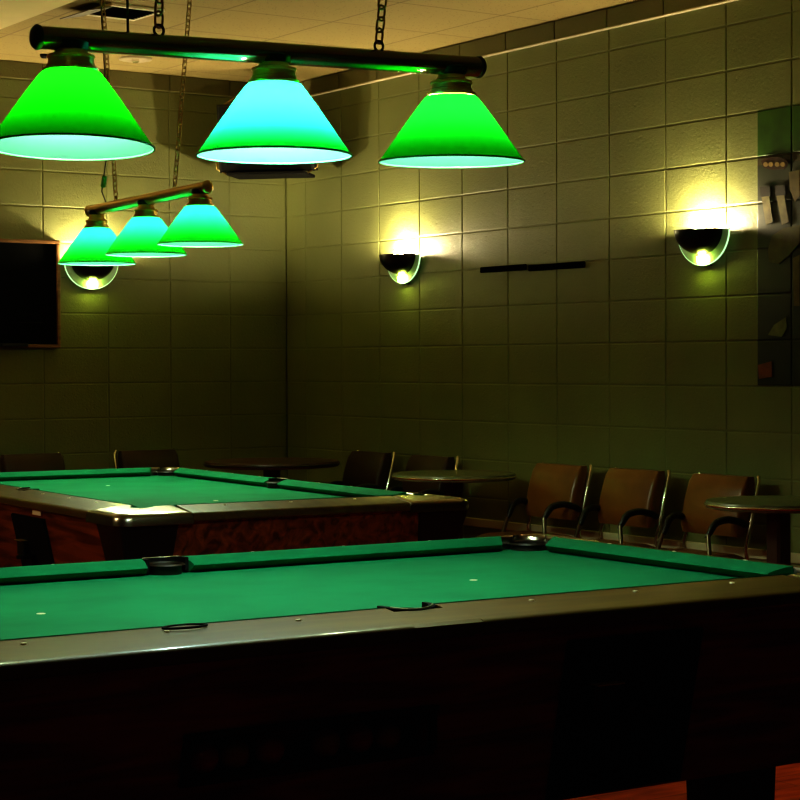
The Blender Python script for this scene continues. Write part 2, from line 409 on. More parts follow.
    # corner castings: L-shaped metal plates with rounded outer corner and pocket mouth
    for sx in (-1, 1):
        for sy in (-1, 1):
            cxp, cyp = NX+.020, NY+.020; pr = .056
            pts = [(CX, NY+OUT+.002)]
            R = .055; ox, oy = NX+OUT+.002-R, NY+OUT+.002-R
            pts += [(ox+R*math.sin(a), oy+R*math.cos(a)) for a in [PI/2*k/8 for k in range(9)]]
            pts += [(NX+OUT+.002, CY), (NX+WOOD, CY), (NX+WOOD, NY-.022)]
            # mouth arc from the short-rail side, around the outer side, to the long-rail side
            a0, a1 = math.radians(-35), math.radians(125)
            pts += [(cxp+pr*math.cos(a0+(a1-a0)*k/14), cyp+pr*math.sin(a0+(a1-a0)*k/14)) for k in range(15)]
            pts += [(NX-.022, NY+WOOD), (CX, NY+WOOD)]
            q = [(sx*a, sy*b) for a, b in pts]
            rings = []
            cxm, cym = sx*(NX+.1), sy*(NY+.1)
            for z, s in ((ZR-.036, .0), (ZR-.024, .0), (ZR-.012, .002), (ZR-.005, .006), (ZR-.001, .013), (ZR+.0015, .024), (ZR+.002, .032)):
                ring = []
                for a, b in q:
                    v = Vector((cxm-a, cym-b)); l = v.length
                    v = v/l*min(s, l*.8) if l > 0 else v
                    X_, Y_ = a+v.x, b+v.y
                    ring.append((X_, Y_, z-dr(max(abs(X_)-NX, abs(Y_)-NY))))
                rings.append(ring)
            MB().loft(rings).build('corner_casting', M['cast'], t, smooth=30)
            lm = MB(); lm.lathe([(pr+.001, ZR-.020), (pr-.002, ZR-.015), (pr-.006, ZR-.018), (pr-.004, ZB-.09), (.02, ZB-.11), (.0001, ZB-.11)], (sx*cxp, sy*cyp, 0), 28)
            lm.build('pocket_liner', M['liner'], t, smooth=40)
            # black tapering corner post of the cabinet
            zt, zb_ = ZR-.047, .42
            def cr_(z, w):
                X = xf(z)+.008; Y = yf(z)+.008; R_ = .010
                pp = [(X-w, Y)] + [(X-R_+R_*math.sin(a), Y-R_+R_*math.cos(a)) for a in [PI/2*k/5 for k in range(6)]] + [(X, Y-w), (X-.03, Y-w), (X-.03-.01, Y-.04), (X-w, Y-.03)]
                return [(sx*a, sy*b, z) for a, b in pp]
            MB().loft([cr_(zt, .205), cr_(.62, .155), cr_(zb_, .12)]).build('corner_panel', M['black'], t, smooth=30)
    # side pockets
    for sy in (-1, 1):
        pts = []
        y0 = NY+WOOD
        pr = .045; cyp = NY+.030
        arc = [(pr*math.cos(a), cyp+pr*math.sin(a)) for a in [PI*k/14 for k in range(15)]]
        outr = [(-.0545, NY+.020), (-.0545, NY+.045)] + [(-.0545*math.cos(PI*k/8), NY+.045+.040*math.sin(PI*k/8)) for k in range(1, 8)] + [(.0545, NY+.045), (.0545, NY+.020)]
        pts = outr + [(.046, NY+.020)] + arc + [(-.046, NY+.020)]
        def ringz(z): return [(a, sy*b, z-dr(b-NY)) for a, b in pts]
        m = MB(); m.loft([ringz(ZR-.03), ringz(ZR+.0015)]); m.build('side_casting', M['matte'], t)
        MB().tube([(-.052*math.cos(PI*k/14), sy*(NY+.035+.046*math.sin(PI*k/14)), ZR+.0015-dr(.035+.046*math.sin(PI*k/14))) for k in range(2, 13)], .0022, 8).build('pocket_rim', M['darkchrome'], t, smooth=True)
        m = MB(); m.lathe([(pr+.001, ZR-.014), (pr-.003, ZR-.010), (pr-.006, ZR-.016), (pr-.006, ZB-.08), (.0001, ZB-.1)], (0, sy*cyp, 0), 28)
        m.build('pocket_liner', M['liner'], t, smooth=40)
        mb_ = MB()
        def rbx(x0, x1):
            a_ = [(x0, NY+WOOD, ZR-.040), (x0, NY+WOOD, ZR), (x0, NY+OUT-.016, ZR-dr(OUT)), (x0, NY+OUT-.003, ZR-dr(OUT)-.005), (x0, NY+OUT, ZR-dr(OUT)-.026)]
            if x0 == -.0751: a_ = a_
            mb_.loft([[(x, sy*y, z) for x, y, z in a_], [(x1, sy*y, z) for x, y, z in a_]])
        rbx(-.0751, -.0545); rbx(.0545, .0751)
        a_ = [(NY+.080, ZR-.045), (NY+.080, ZR-dr(.080)-.0004), (NY+OUT-.016, ZR-dr(OUT)), (NY+OUT-.003, ZR-dr(OUT)-.005), (NY+OUT, ZR-dr(OUT)-.026), (NY+OUT-.004, ZR-dr(OUT)-.030)]
        mb_.loft([[(x, sy*y, z) for y, z in a_] for x in (-.0545, .0545)])
        mb_.build('rail_block', M['rail'], t)
    # sights (diamonds)
    def sight(x, y):
        h_ = dr(.082); MB().lathe([(.0001, ZR+.0015), (.005, ZR+.0015), (.006, ZR-.001)], (x, y, -h_), 10).build('sight', M['sight'], t)
    for k in (-3, -2, -1, 1, 2, 3):
        for sy in (-1, 1): sight(k*.259, sy*(NY+.082))
    for k in (-1, 0, 1):
        for sx in (-1, 1): sight(sx*(NX+.082), k*.25)
    for x in (-.518, .518):
        MB().lathe([(.0001, ZB+.0008), (.009, ZB+.0008), (.0095, ZB-.001)], (x, 0, 0), 14).build('spot_marker', M['sight'], t)
    # legs
    for sx in (-1, 1):
        for sy in (-1, 1):
            def lr(z, s, ins):
                cx_, cy_ = sx*(.812+ins), sy*(.53-ins*.3)
                return [(cx_-s, cy_-s*.3, z), (cx_+s, cy_-s*.3, z), (cx_+s, cy_+s*.3, z), (cx_-s, cy_+s*.3, z)]
            m = MB(); m.loft([lr(.43, .100, 0), lr(.05, .085, .0)]); lg = m.build('leg', M['black'], t)
            m = MB(); m.lathe([(.0001, 0), (.05, 0), (.05, .02), (.03, .05), (.0001, .05)], (sx*.812, sy*.53, 0), 20); m.build('foot', M['darkmetal'], lg, smooth=40)
    # coin mechanism on the front long side
    ccx = (cx0+cx1)/2; za, zb_ = .745, .425
    def fp(x, z, d): return (x, -yf(z)-d, z)
    m = MB()
    a = [fp(cx0, zb_, .001), fp(cx1, zb_, .001), fp(cx1, za, .001), fp(cx0, za, .001)]
    b = [fp(cx0+.004, zb_+.004, .010), fp(cx1-.004, zb_+.004, .010), fp(cx1-.004, za-.004, .010), fp(cx0+.004, za-.004, .010)]
    m.loft([a, b]); cp = m.build('coin_panel', M['matte'], t)
    m = MB(); zc_ = .627; x0 = cx0+.062
    m.box((x0+.033, -yf(zc_)-.022, zc_), (.066, .024, .052), bev=.003); m.build('coin_slide', M['darkmetal'], cp)
    m = MB(); m.box((x0+.033, -yf(.654)-.024, .6545), (.066, .028, .002)); m.build('slide_edge', M['brass'], cp)
    m = MB(); m.box((x0+.098, -yf(.6)-.035, .602), (.055, .05, .012), bev=.005); m.lathe([(.0001, -.008), (.018, -.006), (.018, .006), (.0001, .008)], (x0+.108, -yf(.6)-.062, .602), 16)
    m.build('push_handle', M['darkmetal'], cp, smooth=30)
    m = MB(); m.lathe([(.0001, .012), (.010, .010), (.012, 0)], (cx0+.10, -yf(.50)-.010, .50), 14, rot=Matrix.Rotation(PI/2, 3, 'X')); m.build('lock', M['matte'], cp, smooth=30)
    if sticker:
        m = MB(); m.box((sticker, -hy-.001, ZR-.060), (.075, .0015, .022), bev=0)
        m = MB(); zz = .768; m.box((sticker, -yf(zz)-.003, zz), (.085, .003, .026)); m.build('paper_label', M['tan'], t)
    return t, yf

near, yfn = make_table((2.0363, 3.498, 0), -.028, 'nearest dark walnut pool table with green cloth, chrome-edged side pocket and coin slide in front', .285, .625, True, None)
NT = Vector((2.0363, 3.498, 0)); NR = Matrix.Rotation(-.028, 3, 'Z')
FA = -.0592
far, yff = make_table((3.3304, 6.5789, 0), -PI/2 + FA, 'farther green pool table with reddish wood cabinet and shining metal corner, behind the nearest table', .155, .49, False, .43)

far.scale = (.99, .975, 1)
# balls lying in the window of the near table
BC = [(.35, .05, .045), (.30, .22, .14), (.35, .05, .045), (.28, .2, .16), (.3, .03, .03), (.25, .2, .15), (.32, .06, .05)]
for i, bx_ in enumerate((-.455, -.395, -.325, -.21, -.14, -.08)):
    m = MB(); m.lathe([(.0286*math.sin(PI*k/12)+1e-5, -.0286*math.cos(PI*k/12)) for k in range(13)], (0, 0, 0), 20)
    o = m.build('pool_ball', pmat('ball_%d' % i, BC[i], .15), smooth=True, loc=NT + NR @ Vector((bx_, -yfn(.6)+.036, .565+.0286)))
    tag(o, 'pool ball lying in the ball window in the side of the nearest table', 'pool ball', 'balls in the nearest table\'s window')
# thin dark oval ring on near rail edge
m = MB(); ang = 0
m.tube([(.042*math.cos(2*PI*k/28), .019*math.sin(2*PI*k/28), 0) for k in range(28)], .0022, 8, closed=True)
o = m.build('dark_oval_ring', M['matte'], smooth=True, loc=(1.545, 2.955, ZR+.0005)); tag(o, 'thin black ring lying on the near edge of the nearest pool table', 'ring')

# ------------------------------------------------------------------ pool-table lamps
def chain(p0, p1, link=.034, r=.0024, w=.009):
    p0, p1 = Vector(p0), Vector(p1); d = p1-p0; n = max(2, int(d.length/(link*.74))); t = d.normalized()
    a = t.cross(Vector((1, .3, 0))).normalized(); b = t.cross(a); m = MB()
    for k in range(n):
        c = p0 + d*((k+.5)/n); e = a if k % 2 else b
        pts = []
        for i in range(14):
            th = 2*PI*i/14; s = math.cos(th)*w; h = math.sin(th)*w
            h = h + (link/2-w)*(1 if math.sin(th) > 0 else -1)
            pts.append(c + e*s + t*h)
        m.tube(pts, r, 6, closed=True)
    return m
def make_lamp(name_label, p0, p1, shades, barmat, capmat, gmats, bmats, tilts, chains, rbar=.0225, rshade=.163, fitmat='brass', link=.034, cord=None, blift=(.066, .066, .066)):
    p0, p1 = Vector(p0), Vector(p1); c = (p0+p1)/2
    t = empty('billiard_lamp', c); tag(t, name_label, 'lamp')
    d = (p1-p0).normalized()
    m = MB(); a, b = p0-c, p1-c
    m.tube([a, b], rbar, 28)
    m.build('bar', M[barmat], t, smooth=40)
    for e, s in ((a, -1), (b, 1)):
        m = MB(); m.tube([e - d*s*.002, e + d*s*.004, e + d*s*.010, e + d*s*.013], [rbar*1.08, rbar*1.12, rbar*.9, rbar*.4], 28)
        m.build('end_cap', M[capmat], t, smooth=60)
    for i, (P, zt, zr) in enumerate(shades):
        x, y = P[0]-c.x, P[1]-c.y; H = zt-zr
        R = Matrix.Rotation(tilts[i][1], 3, Vector(tilts[i][0])) if tilts[i] else Matrix.Identity(3)
        piv = Vector((x, y, zt-c.z))
        prof = [(.055, 0), (.060, -.004)]
        for k in range(1, 13):
            u = k/12; prof.append((.060+(rshade-.060)*u**.96, -.004-(H-.004)*u))
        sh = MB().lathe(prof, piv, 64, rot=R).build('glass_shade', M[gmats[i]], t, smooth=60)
        pl = sh.data.polygons[len(sh.data.polygons)//2]
        if (pl.center - piv).to_2d().dot(pl.normal.to_2d()) < 0: sh.data.flip_normals()
        # white lining and rolled rim
        pin = [(r_-.003, z_-.001) for r_, z_ in prof[1:-1]] 
        n = len(prof)
        rimz = prof[-1][1]
        MB().tube([piv + R @ Vector((rshade*math.cos(2*PI*k/64), rshade*math.sin(2*PI*k/64), rimz)) for k in range(64)], .0022, 8, closed=True).build('rim', M['milk'], sh, smooth=True)
        # fitter: stepped brass cup, socket neck to the bar
        bz_ = (p0 + (p1-p0)*((Vector((P[0], P[1], 0))-Vector((p0.x, p0.y, 0))).length/(Vector((p1.x, p1.y, 0))-Vector((p0.x, p0.y, 0))).length)).z - c.z
        top = bz_-rbar*.6 - piv.z
        fp_ = [(.054, .000), (.055, .005), (.048, .008), (.048, .014), (.045, .016), (.045, .026), (.048, .028), (.046, .033), (.034, .037), (.030, max(.045, top-.01)), (.026, max(.05, top))]
        MB().lathe(fp_, piv, 36, rot=None).build('fitter', M[fitmat], t, smooth=35)
        m = MB()
        for k in range(24):
            aa = 2*PI*k/24; m.box(piv+Vector((  .051*math.cos(aa), .051*math.sin(aa), .004)), (.005, .005, .008), bev=.002)
        m.build('gallery_bead', M[fitmat], t)
        nk = MB().lathe([(.022, top-.016), (.028, top-.010), (.034, top-.004), (.036, top+.008), (.02, top+.014)], piv, 24).build('neck', M['black'], t, smooth=40)
        MB().lathe([(.013, .0), (.013, -H+.11), (.0001, -H+.105)], piv, 16).build('socket', M['black'], t)
        m = MB(); rb = .033
        m.lathe([(rb*math.sin(PI*k/10)+1e-5, rb*math.cos(PI*k/10)) for k in range(11)], piv+Vector((0, 0, -H+blift[i])), 16)
        m.build('bulb', M[bmats[i]], t, smooth=True)
    for (q0, q1) in chains:
        q0, q1 = Vector(q0), Vector(q1)
        MB().tube([q0-c+Vector((.011*math.cos(2*PI*k/16)*d.x, .011*math.cos(2*PI*k/16)*d.y, .011+.011*math.sin(2*PI*k/16)-.002)) for k in range(16)], .003, 8, closed=True).build('eye_hook', M[capmat], t, smooth=True)
        chain(q0-c+Vector((0, 0, .018)), q1-c, link=link, r=link*.075, w=link*.31).build('chain', M['chain'], t, smooth=True)
        MB().lathe([(.0001, 0), (.018, 0), (.03, -.006), (.03, -.012), (.0001, -.012)][::-1], q1-c+Vector((0, 0, .012)), 20).build('ceiling_hook', M['chain'], t)
    if cord:
        MB().tube([Vector(q)-c for q in cord], .0028, 8).build('power_cord', M['black'], t, smooth=True)
    return t

ly = 3.491
va = Vector((.828, -.56, 0))
lamp1 = make_lamp('large dark-bar billiard lamp with three green glass shades over the nearest pool table',
    (1.512, ly, 1.914), (2.576, ly, 1.945),
    [((1.581, ly), 1.852, 1.703), ((2.043, ly), 1.865, 1.715), ((2.502, ly), 1.874, 1.728)],
    'bar', 'darkmetal', ['green_l', 'green_m', 'green_r'], ['bulb_l', 'bulb_m', 'bulb_r'],
    [((va), -.045), None, ((va), .02)],
    [((1.774, ly, 1.943), (1.79, ly, 2.995)), ((2.308, ly, 1.959), (2.42, ly, 2.995))], link=.034,
    blift=(.088, .066, .066), cord=[(1.705, ly, 1.94), (1.703, ly, 2.1), (1.70, ly, 2.5), (1.705, ly, 2.995)])
lamp2 = make_lamp('smaller-looking bronze-bar billiard lamp with three green glass shades over the farther pool table',
    (3.467, 6.43, 1.949), (3.467, 7.473, 1.929),
    [((3.467, 6.487), 1.880, 1.735), ((3.467, 6.945), 1.866, 1.718), ((3.467, 7.407), 1.852, 1.703)],
    'goldbar', 'agedbrass', ['green_far', 'green_far', 'green_far'], ['bulb_far']*3, [None]*3,
    [((3.467, 7.22, 1.953), (3.467, 7.36, 2.995)), ((3.467, 6.692, 1.965), (3.467, 6.50, 2.995))], link=.030, fitmat='agedbrass',
    blift=(.054, .054, .054), cord=[(3.46, 7.30, 1.95), (3.455, 7.33, 2.0), (3.45, 7.30, 2.06), (3.455, 7.285, 2.13), (3.46, 7.285, 2.3), (3.46, 7.36, 2.995)])
m = MB(); m.box((0, 0, 0), (.02, .014, .05), rot=Matrix.Rotation(.4, 3, 'X'), bev=.004)
m.build('cord_plug', pmat('green_plug', (.05, .3, .05), .5), lamp2, loc=Vector((3.455, 7.31, 2.04))-lamp2.location)

# ------------------------------------------------------------------ wall sconces
def make_sconce():
    """local: wall plane is y=0, room side is -y, z up; origin at rim height"""
    t = empty('wall_sconce', (0, 0, 0))
    # bowl: quarter ellipsoid, open at top
    a, pd, h = .130, .132, .112
    def shell(s):
        rings = []
        for k in range(13):
            ph = PI/2*k/12
            rings.append([(a*s*math.cos(ph)*math.cos(th), -.03 - pd*s*math.cos(ph)*math.sin(th), -h*s*math.sin(ph)) for th in [PI*i/28 for i in range(29)]])
        return rings
    m = MB(); m.loft(shell(1.0), cap=False, closed=False)
    r1, r2_ = shell(1.0)[0], shell(.94)[0]
    m.loft([r1, r2_], cap=False, closed=False); m.loft(shell(.94), cap=False, closed=False)
    m.build('bowl', M['sconce'], t, smooth=50)
    MB().box((0, -.01, -.03), (.12, .018, .08), bev=.003).build('back_plate', M['darkmetal'], t)
    pts = [((.168)*math.cos(th), .0 - .158*math.sin(th)) for th in [PI*k/32 for k in range(33)]]
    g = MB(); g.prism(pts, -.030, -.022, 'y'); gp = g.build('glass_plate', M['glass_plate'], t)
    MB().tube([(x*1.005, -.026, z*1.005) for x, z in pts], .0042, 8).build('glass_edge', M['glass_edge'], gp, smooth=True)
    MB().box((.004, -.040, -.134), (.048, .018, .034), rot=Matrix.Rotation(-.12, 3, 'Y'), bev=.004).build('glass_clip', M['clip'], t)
    MB().box((.0, -.013, -.160), (.075, .02, .010), bev=.003).build('bottom_bracket', M['darkmetal'], t)
    m = MB(); m.lathe([(.028*math.sin(PI*k/8)+1e-5, .028*math.cos(PI*k/8)*1.3) for k in range(9)], (0, -.055, -.006), 14); m.build('bulb', M['bulb_sconce'], t, smooth=True)
    MB().lathe([(.015, -.055), (.015, -.09), (.0001, -.09)], (0, -.056, 0), 14).build('socket', M['black'], t)
    return t
s0 = make_sconce(); s0.location = (XW, 8.905, 1.888); s0.rotation_euler = (0, 0, -PI/2)
tag(s0, 'glowing half-bowl wall sconce between the room corner and the dark wall bars', 'wall lamp')
s1 = copy_tree(s0); s1.location = (XW, 6.463, 1.880); tag(s1, 'glowing half-bowl wall sconce beside the painted mural', 'wall lamp')
s2 = copy_tree(s0); s2.location = (4.742, YW, 1.876); s2.rotation_euler = (0, 0, 0)
tag(s2, 'glowing half-bowl wall sconce beside the blackboard, partly behind the farther billiard lamp', 'wall lamp')

s3 = copy_tree(s0); s3.location = (3.25, YW, 1.864); s3.rotation_euler = (0, 0, 0)  # unseen sconce added to light the soffit and left ceiling
tag(s3, 'unseen half-bowl wall sconce added past the blackboard to light the soffit', 'wall lamp')
# ------------------------------------------------------------------ television in the corner
tv = empty('television', (5.655, 9.725, 2.60)); tv.scale = (.9, .9, .9); tag(tv, 'black box television mounted high in the room corner', 'television')
Q = Matrix.Rotation(-PI/4, 3, 'Z')       # faces the room diagonally
tv.rotation_euler = (math.radians(0), 0, -PI/4)
tilt = Matrix.Rotation(math.radians(8), 3, 'X')
def tvp(ring): return [tilt @ Vector(p) for p in ring]
m = MB()
def rect(hx, z0, z1, y): return tvp([(-hx, y, z0), (hx, y, z0), (hx, y, z1), (-hx, y, z1)])
m.loft([rect(.30, -.20, .21, -.10), rect(.32, -.215, .225, -.08), rect(.32, -.215, .225, .0), rect(.22, -.15, .19, .16), rect(.16, -.10, .14, .26)])
m.build('housing', M['black'], tv)
m = MB(); m.loft([rect(.265, -.16, .18, -.101), rect(.255, -.15, .17, -.096)]); m.build('screen', pmat('tv_screen', (.01, .012, .012), .12), tv)
m = MB(); m.box((0, .05, -.235), (.52, .30, .02), bev=.004); m.build('shelf', M['matte'], tv)
for s in (-1, 1):
    m = MB(); m.tube([(s*.27, -.05, -.235), (s*.335, -.05, -.20), (s*.335, -.02, .20), (s*.20, .06, .30), (s*.06, .06, .432)], .007, 8); m.build('strap', M['chain'], tv, smooth=True)
m = MB(); m.lathe([(.02, .24), (.02, .425), (.07, .428), (.07, .442)], (0, .06, 0), 20); m.build('ceiling_pole', M['darkmetal'], tv, smooth=35)

# ------------------------------------------------------------------ ceiling fittings
vent = empty('ceiling_vent', (4.118, 8.486, ZC)); vent.rotation_euler = (0, 0, 0.05); tag(vent, 'square metal air vent with pale frame in the ceiling', 'vent')
m = MB(); fw_ = .135
for s in (-1, 1):
    m.box((s*fw_, 0, -.008), (.022, .31, .016), bev=.004); m.box((0, s*fw_*1.05, -.008), (.27, .022, .016), bev=.004)
m.build('frame', pmat('vent_frame', (.9, .85, .62), .5), vent)
m = MB()
for k in range(9): m.box((0, -.115+k*.029, -.010), (.25, .020, .002), rot=Matrix.Rotation(.6, 3, 'X'))
m.build('slat', M['matte'], vent)
MB().box((0, 0, -.002), (.25, .26, .003)).build('duct_opening', M['matte'], vent)
m = MB(); m.box((-.19, .02, -.03), (.13, .30, .004), rot=Matrix.Rotation(-.22, 3, 'Y')); m.build('damper_plate', pmat('damper', (.12, .09, .05), .6), vent)
spk = empty('ceiling_speaker', (4.817, 9.77, ZC)); tag(spk, 'round ceiling fitting with a small shiny centre, by the back wall', 'ceiling fitting')
MB().lathe([(.095, 0), (.092, -.010), (.075, -.014), (.062, -.006), (.05, -.004), (.0001, -.004)], (0, 0, 0), 36).build('ring', pmat('fitting_ring', (.45, .38, .24), .5), spk, smooth=40)
MB().lathe([(.022, -.004), (.022, -.02), (.012, -.026), (.0001, -.026)], (.0, 0, 0), 20).build('centre_cap', M['chrome'], spk, smooth=40)
sd = empty('ceiling_sensor', (4.30, 9.55, ZC)); sd.location = (4.33, 9.92, ZC)
MB().lathe([(.022, 0), (.022, -.012), (.012, -.022), (.0001, -.022)], (0, 0, 0), 18).build('sensor_dome', M['matte'], sd, smooth=40)
tag(sd, 'tiny dark round sensor on the ceiling above the blackboard', 'sensor')

# ------------------------------------------------------------------ wall things
bd = empty('blackboard', (4.0, YW, 1.682)); tag(bd, 'dark blackboard in a thin wooden frame on the back wall', 'blackboard')
bx0, bx1, bz0, bz1 = -.50, .545, -.308, .308
MB().box(((bx0+bx1)/2, -.012, 0), (bx1-bx0-.02, .012, bz1-bz0-.02)).build('board_face', M['boardface'], bd)
m = MB(); w = .020
for z in (bz0+w/2, bz1-w/2): m.box(((bx0+bx1)/2, -.018, z), (bx1-bx0, .032, w), bev=.003)
for x in (bx0+w/2, bx1-w/2): m.box((x, -.018, 0), (w, .032, bz1-bz0-2*w), bev=.003)
m.build('frame', M['boardframe'], bd)
MB().box((.25, -.045, bz0+.015), (.16, .05, .018), bev=.003).build('chalk_ledge', M['black'], bd)
m = MB()
for k in range(9):
    x = .30+k*.015; m.tube([(x, -.0195, -.11+random.random()*.02), (x+.010, -.0195, -.13+random.random()*.02), (x+.016, -.0195, -.115)], .0014, 5)
m.tube([(.30, -.0195, -.165), (.44, -.0195, -.163)], .0012, 5)
m.build('chalk_marks', M['chalk'], bd)

for i, (ya, yb, z) in enumerate(((8.18, 7.79, 1.771), (7.765, 7.32, 1.763))):
    r = empty('wall_bar', (XW, (ya+yb)/2, z)); tag(r, ('long black bar on the wall, the half nearer the room corner', 'long black bar on the wall, the half nearer the mural')[i], 'wall bar')
    r.rotation_euler = (0, 0, 0)
    MB().box((-.018, 0, 0), (.016, ya-yb, .030), bev=.004).build('rail', M['dull'], r)
    m = MB()
    for s in (-1, 1): m.box((-.008, s*(ya-yb)*.38, 0), (.02, .03, .022), bev=.003)
    m.build('bracket', M['darkmetal'], r)

# mural painted on the blocks at the right
mu = empty('painted_mural', (XW, 5.75, 1.78)); tag(mu, 'tall painted mural of dark shapes and leaves on the blocks of the right wall', 'mural')
ym0, ym1, zm0, zm1 = 5.30, 6.146, 1.171, 2.390
mb = MB(); block_wall(mb, ym0, ym1, zm0, zm1, yj, lambda u, z, d: (XW - d - mu.location.x, u - mu.location.y, z - mu.location.z), off=.0015)
def mural_mat():
    m_, nt, b = new_mat('mural_paint'); tc = nt.nodes.new('ShaderNodeTexCoord'); sp = nt.nodes.new('ShaderNodeSeparateXYZ')
    nt.links.new(tc.outputs['Object'], sp.inputs[0])
    nz = nt.nodes.new('ShaderNodeTexNoise'); nz.inputs['Scale'].default_value = 9; nz.inputs['Detail'].default_value = 4; nt.links.new(tc.outputs['Object'], nz.inputs['Vector'])
    r = nt.nodes.new('ShaderNodeValToRGB'); mr = nt.nodes.new('ShaderNodeMapRange')
    mr.inputs['From Min'].default_value = zm0-1.78; mr.inputs['From Max'].default_value = zm1-1.78
    nt.links.new(sp.outputs['Z'], mr.inputs['Value']); nt.links.new(mr.outputs[0], r.inputs['Fac'])
    cr = r.color_ramp; cr.interpolation = 'CONSTANT'
    cr.elements[0].position = 0; cr.elements[0].color = (.018, .024, .016, 1)
    cr.elements[1].position = .832; cr.elements[1].color = (.04, .13, .005, 1)
    for p_, c_ in ((.35, (.03, .038, .024)), (.50, (.05, .06, .035)), (.62, (.04, .05, .03)), (.80, (.08, .07, .03))):
        e = cr.elements.new(p_); e.color = (*c_, 1)
    mx = nt.nodes.new('ShaderNodeMixRGB'); mx.blend_type = 'MULTIPLY'; mx.inputs[0].default_value = .7
    r3 = nt.nodes.new('ShaderNodeValToRGB'); r3.color_ramp.elements[0].position = .3; r3.color_ramp.elements[1].position = .75; r3.color_ramp.elements[0].color = (.35, .35, .35, 1)
    nt.links.new(nz.outputs['Fac'], r3.inputs['Fac']); nt.links.new(r.outputs['Color'], mx.inputs[1]); nt.links.new(r3.outputs['Color'], mx.inputs[2])
    nt.links.new(mx.outputs[0], b.inputs['Base Color']); b.inputs['Roughness'].default_value = .45
    return m_
mb.build('painted_ground', [mural_mat(), M['wall_top']], mu)
def shape(name, pts, c, d=.004):
    """pts in (Y, Z) world, thin paint film"""
    m = MB(); x0 = -.003
    m.prism([(a-mu.location.y, b-mu.location.z) for a, b in pts], x0-d+.002, x0-d, 'x'); m.build(name, pmat('paint_'+name, c, .5, noise=.25, nscale=25), mu)
def ell(cy, cz, a, b, n=24, rot=0):
    return [(cy+a*math.cos(2*PI*k/n)*math.cos(rot)-b*math.sin(2*PI*k/n)*math.sin(rot), cz+a*math.cos(2*PI*k/n)*math.sin(rot)+b*math.sin(2*PI*k/n)*math.cos(rot)) for k in range(n)]
# photo px -> wall (Y,Z) : Y falls to the right
def W(px, py):
    k = (px-400)/1911.87; l = (400-py)/1911.87
    d = fw + r2*k + u2*l; s = XW/d.x; return (d.y*s, 1.275+d.z*s)
shape('painted_oval', [W(*p) for p in ((762, 161), (768, 158), (780, 157), (788, 160), (790, 164), (785, 169), (774, 170), (765, 168))], (.05, .018, .008))
for px in (767, 772, 778.5, 784): shape('painted_bead', [W(px+2.4*math.cos(a), 164.5+2.4*math.sin(a)) for a in [2*PI*k/10 for k in range(10)]], (.36, .25, .10), .0055)
for (xa, xb, ytop, ybot, sl) in ((761, 771, 187, 216, 3), (776, 786, 186, 216, 4)):
    shape('painted_cap', [W(xa, ytop), W(xb, ytop-.8), W(xb+.8, ytop+9), W(xa+.8, ytop+10)], (.012, .008, .005), .005)
    shape('painted_column', [W(xa+1.5, ytop+9), W(xb-1, ytop+8), W(xb+sl, ybot+6), W(xa+sl+3, ybot+9)], (.16, .13, .04))
shape('painted_basket', [W(790, 172), W(800.5, 170), W(800.5, 196), W(796, 202), (W(791, 190))], (.13, .10, .03))
shape('painted_leaf', [W(*p) for p in ((773, 236), (785, 228), (800.5, 225), (800.5, 243), (790, 256), (780, 264), (770, 262), (769, 250))], (.10, .09, .015))
shape('painted_petal', [W(*p) for p in ((769, 335), (775, 325), (787, 317), (788, 328), (783, 337))], (.17, .18, .07))
shape('painted_stripe', [W(*p) for p in ((794, 258), (800.5, 255), (800.5, 306), (795, 306))], (.14, .10, .02))
shape('painted_patch', [W(*p) for p in ((759, 365), (773, 361), (773, 377), (760, 379))], (.22, .045, .012))

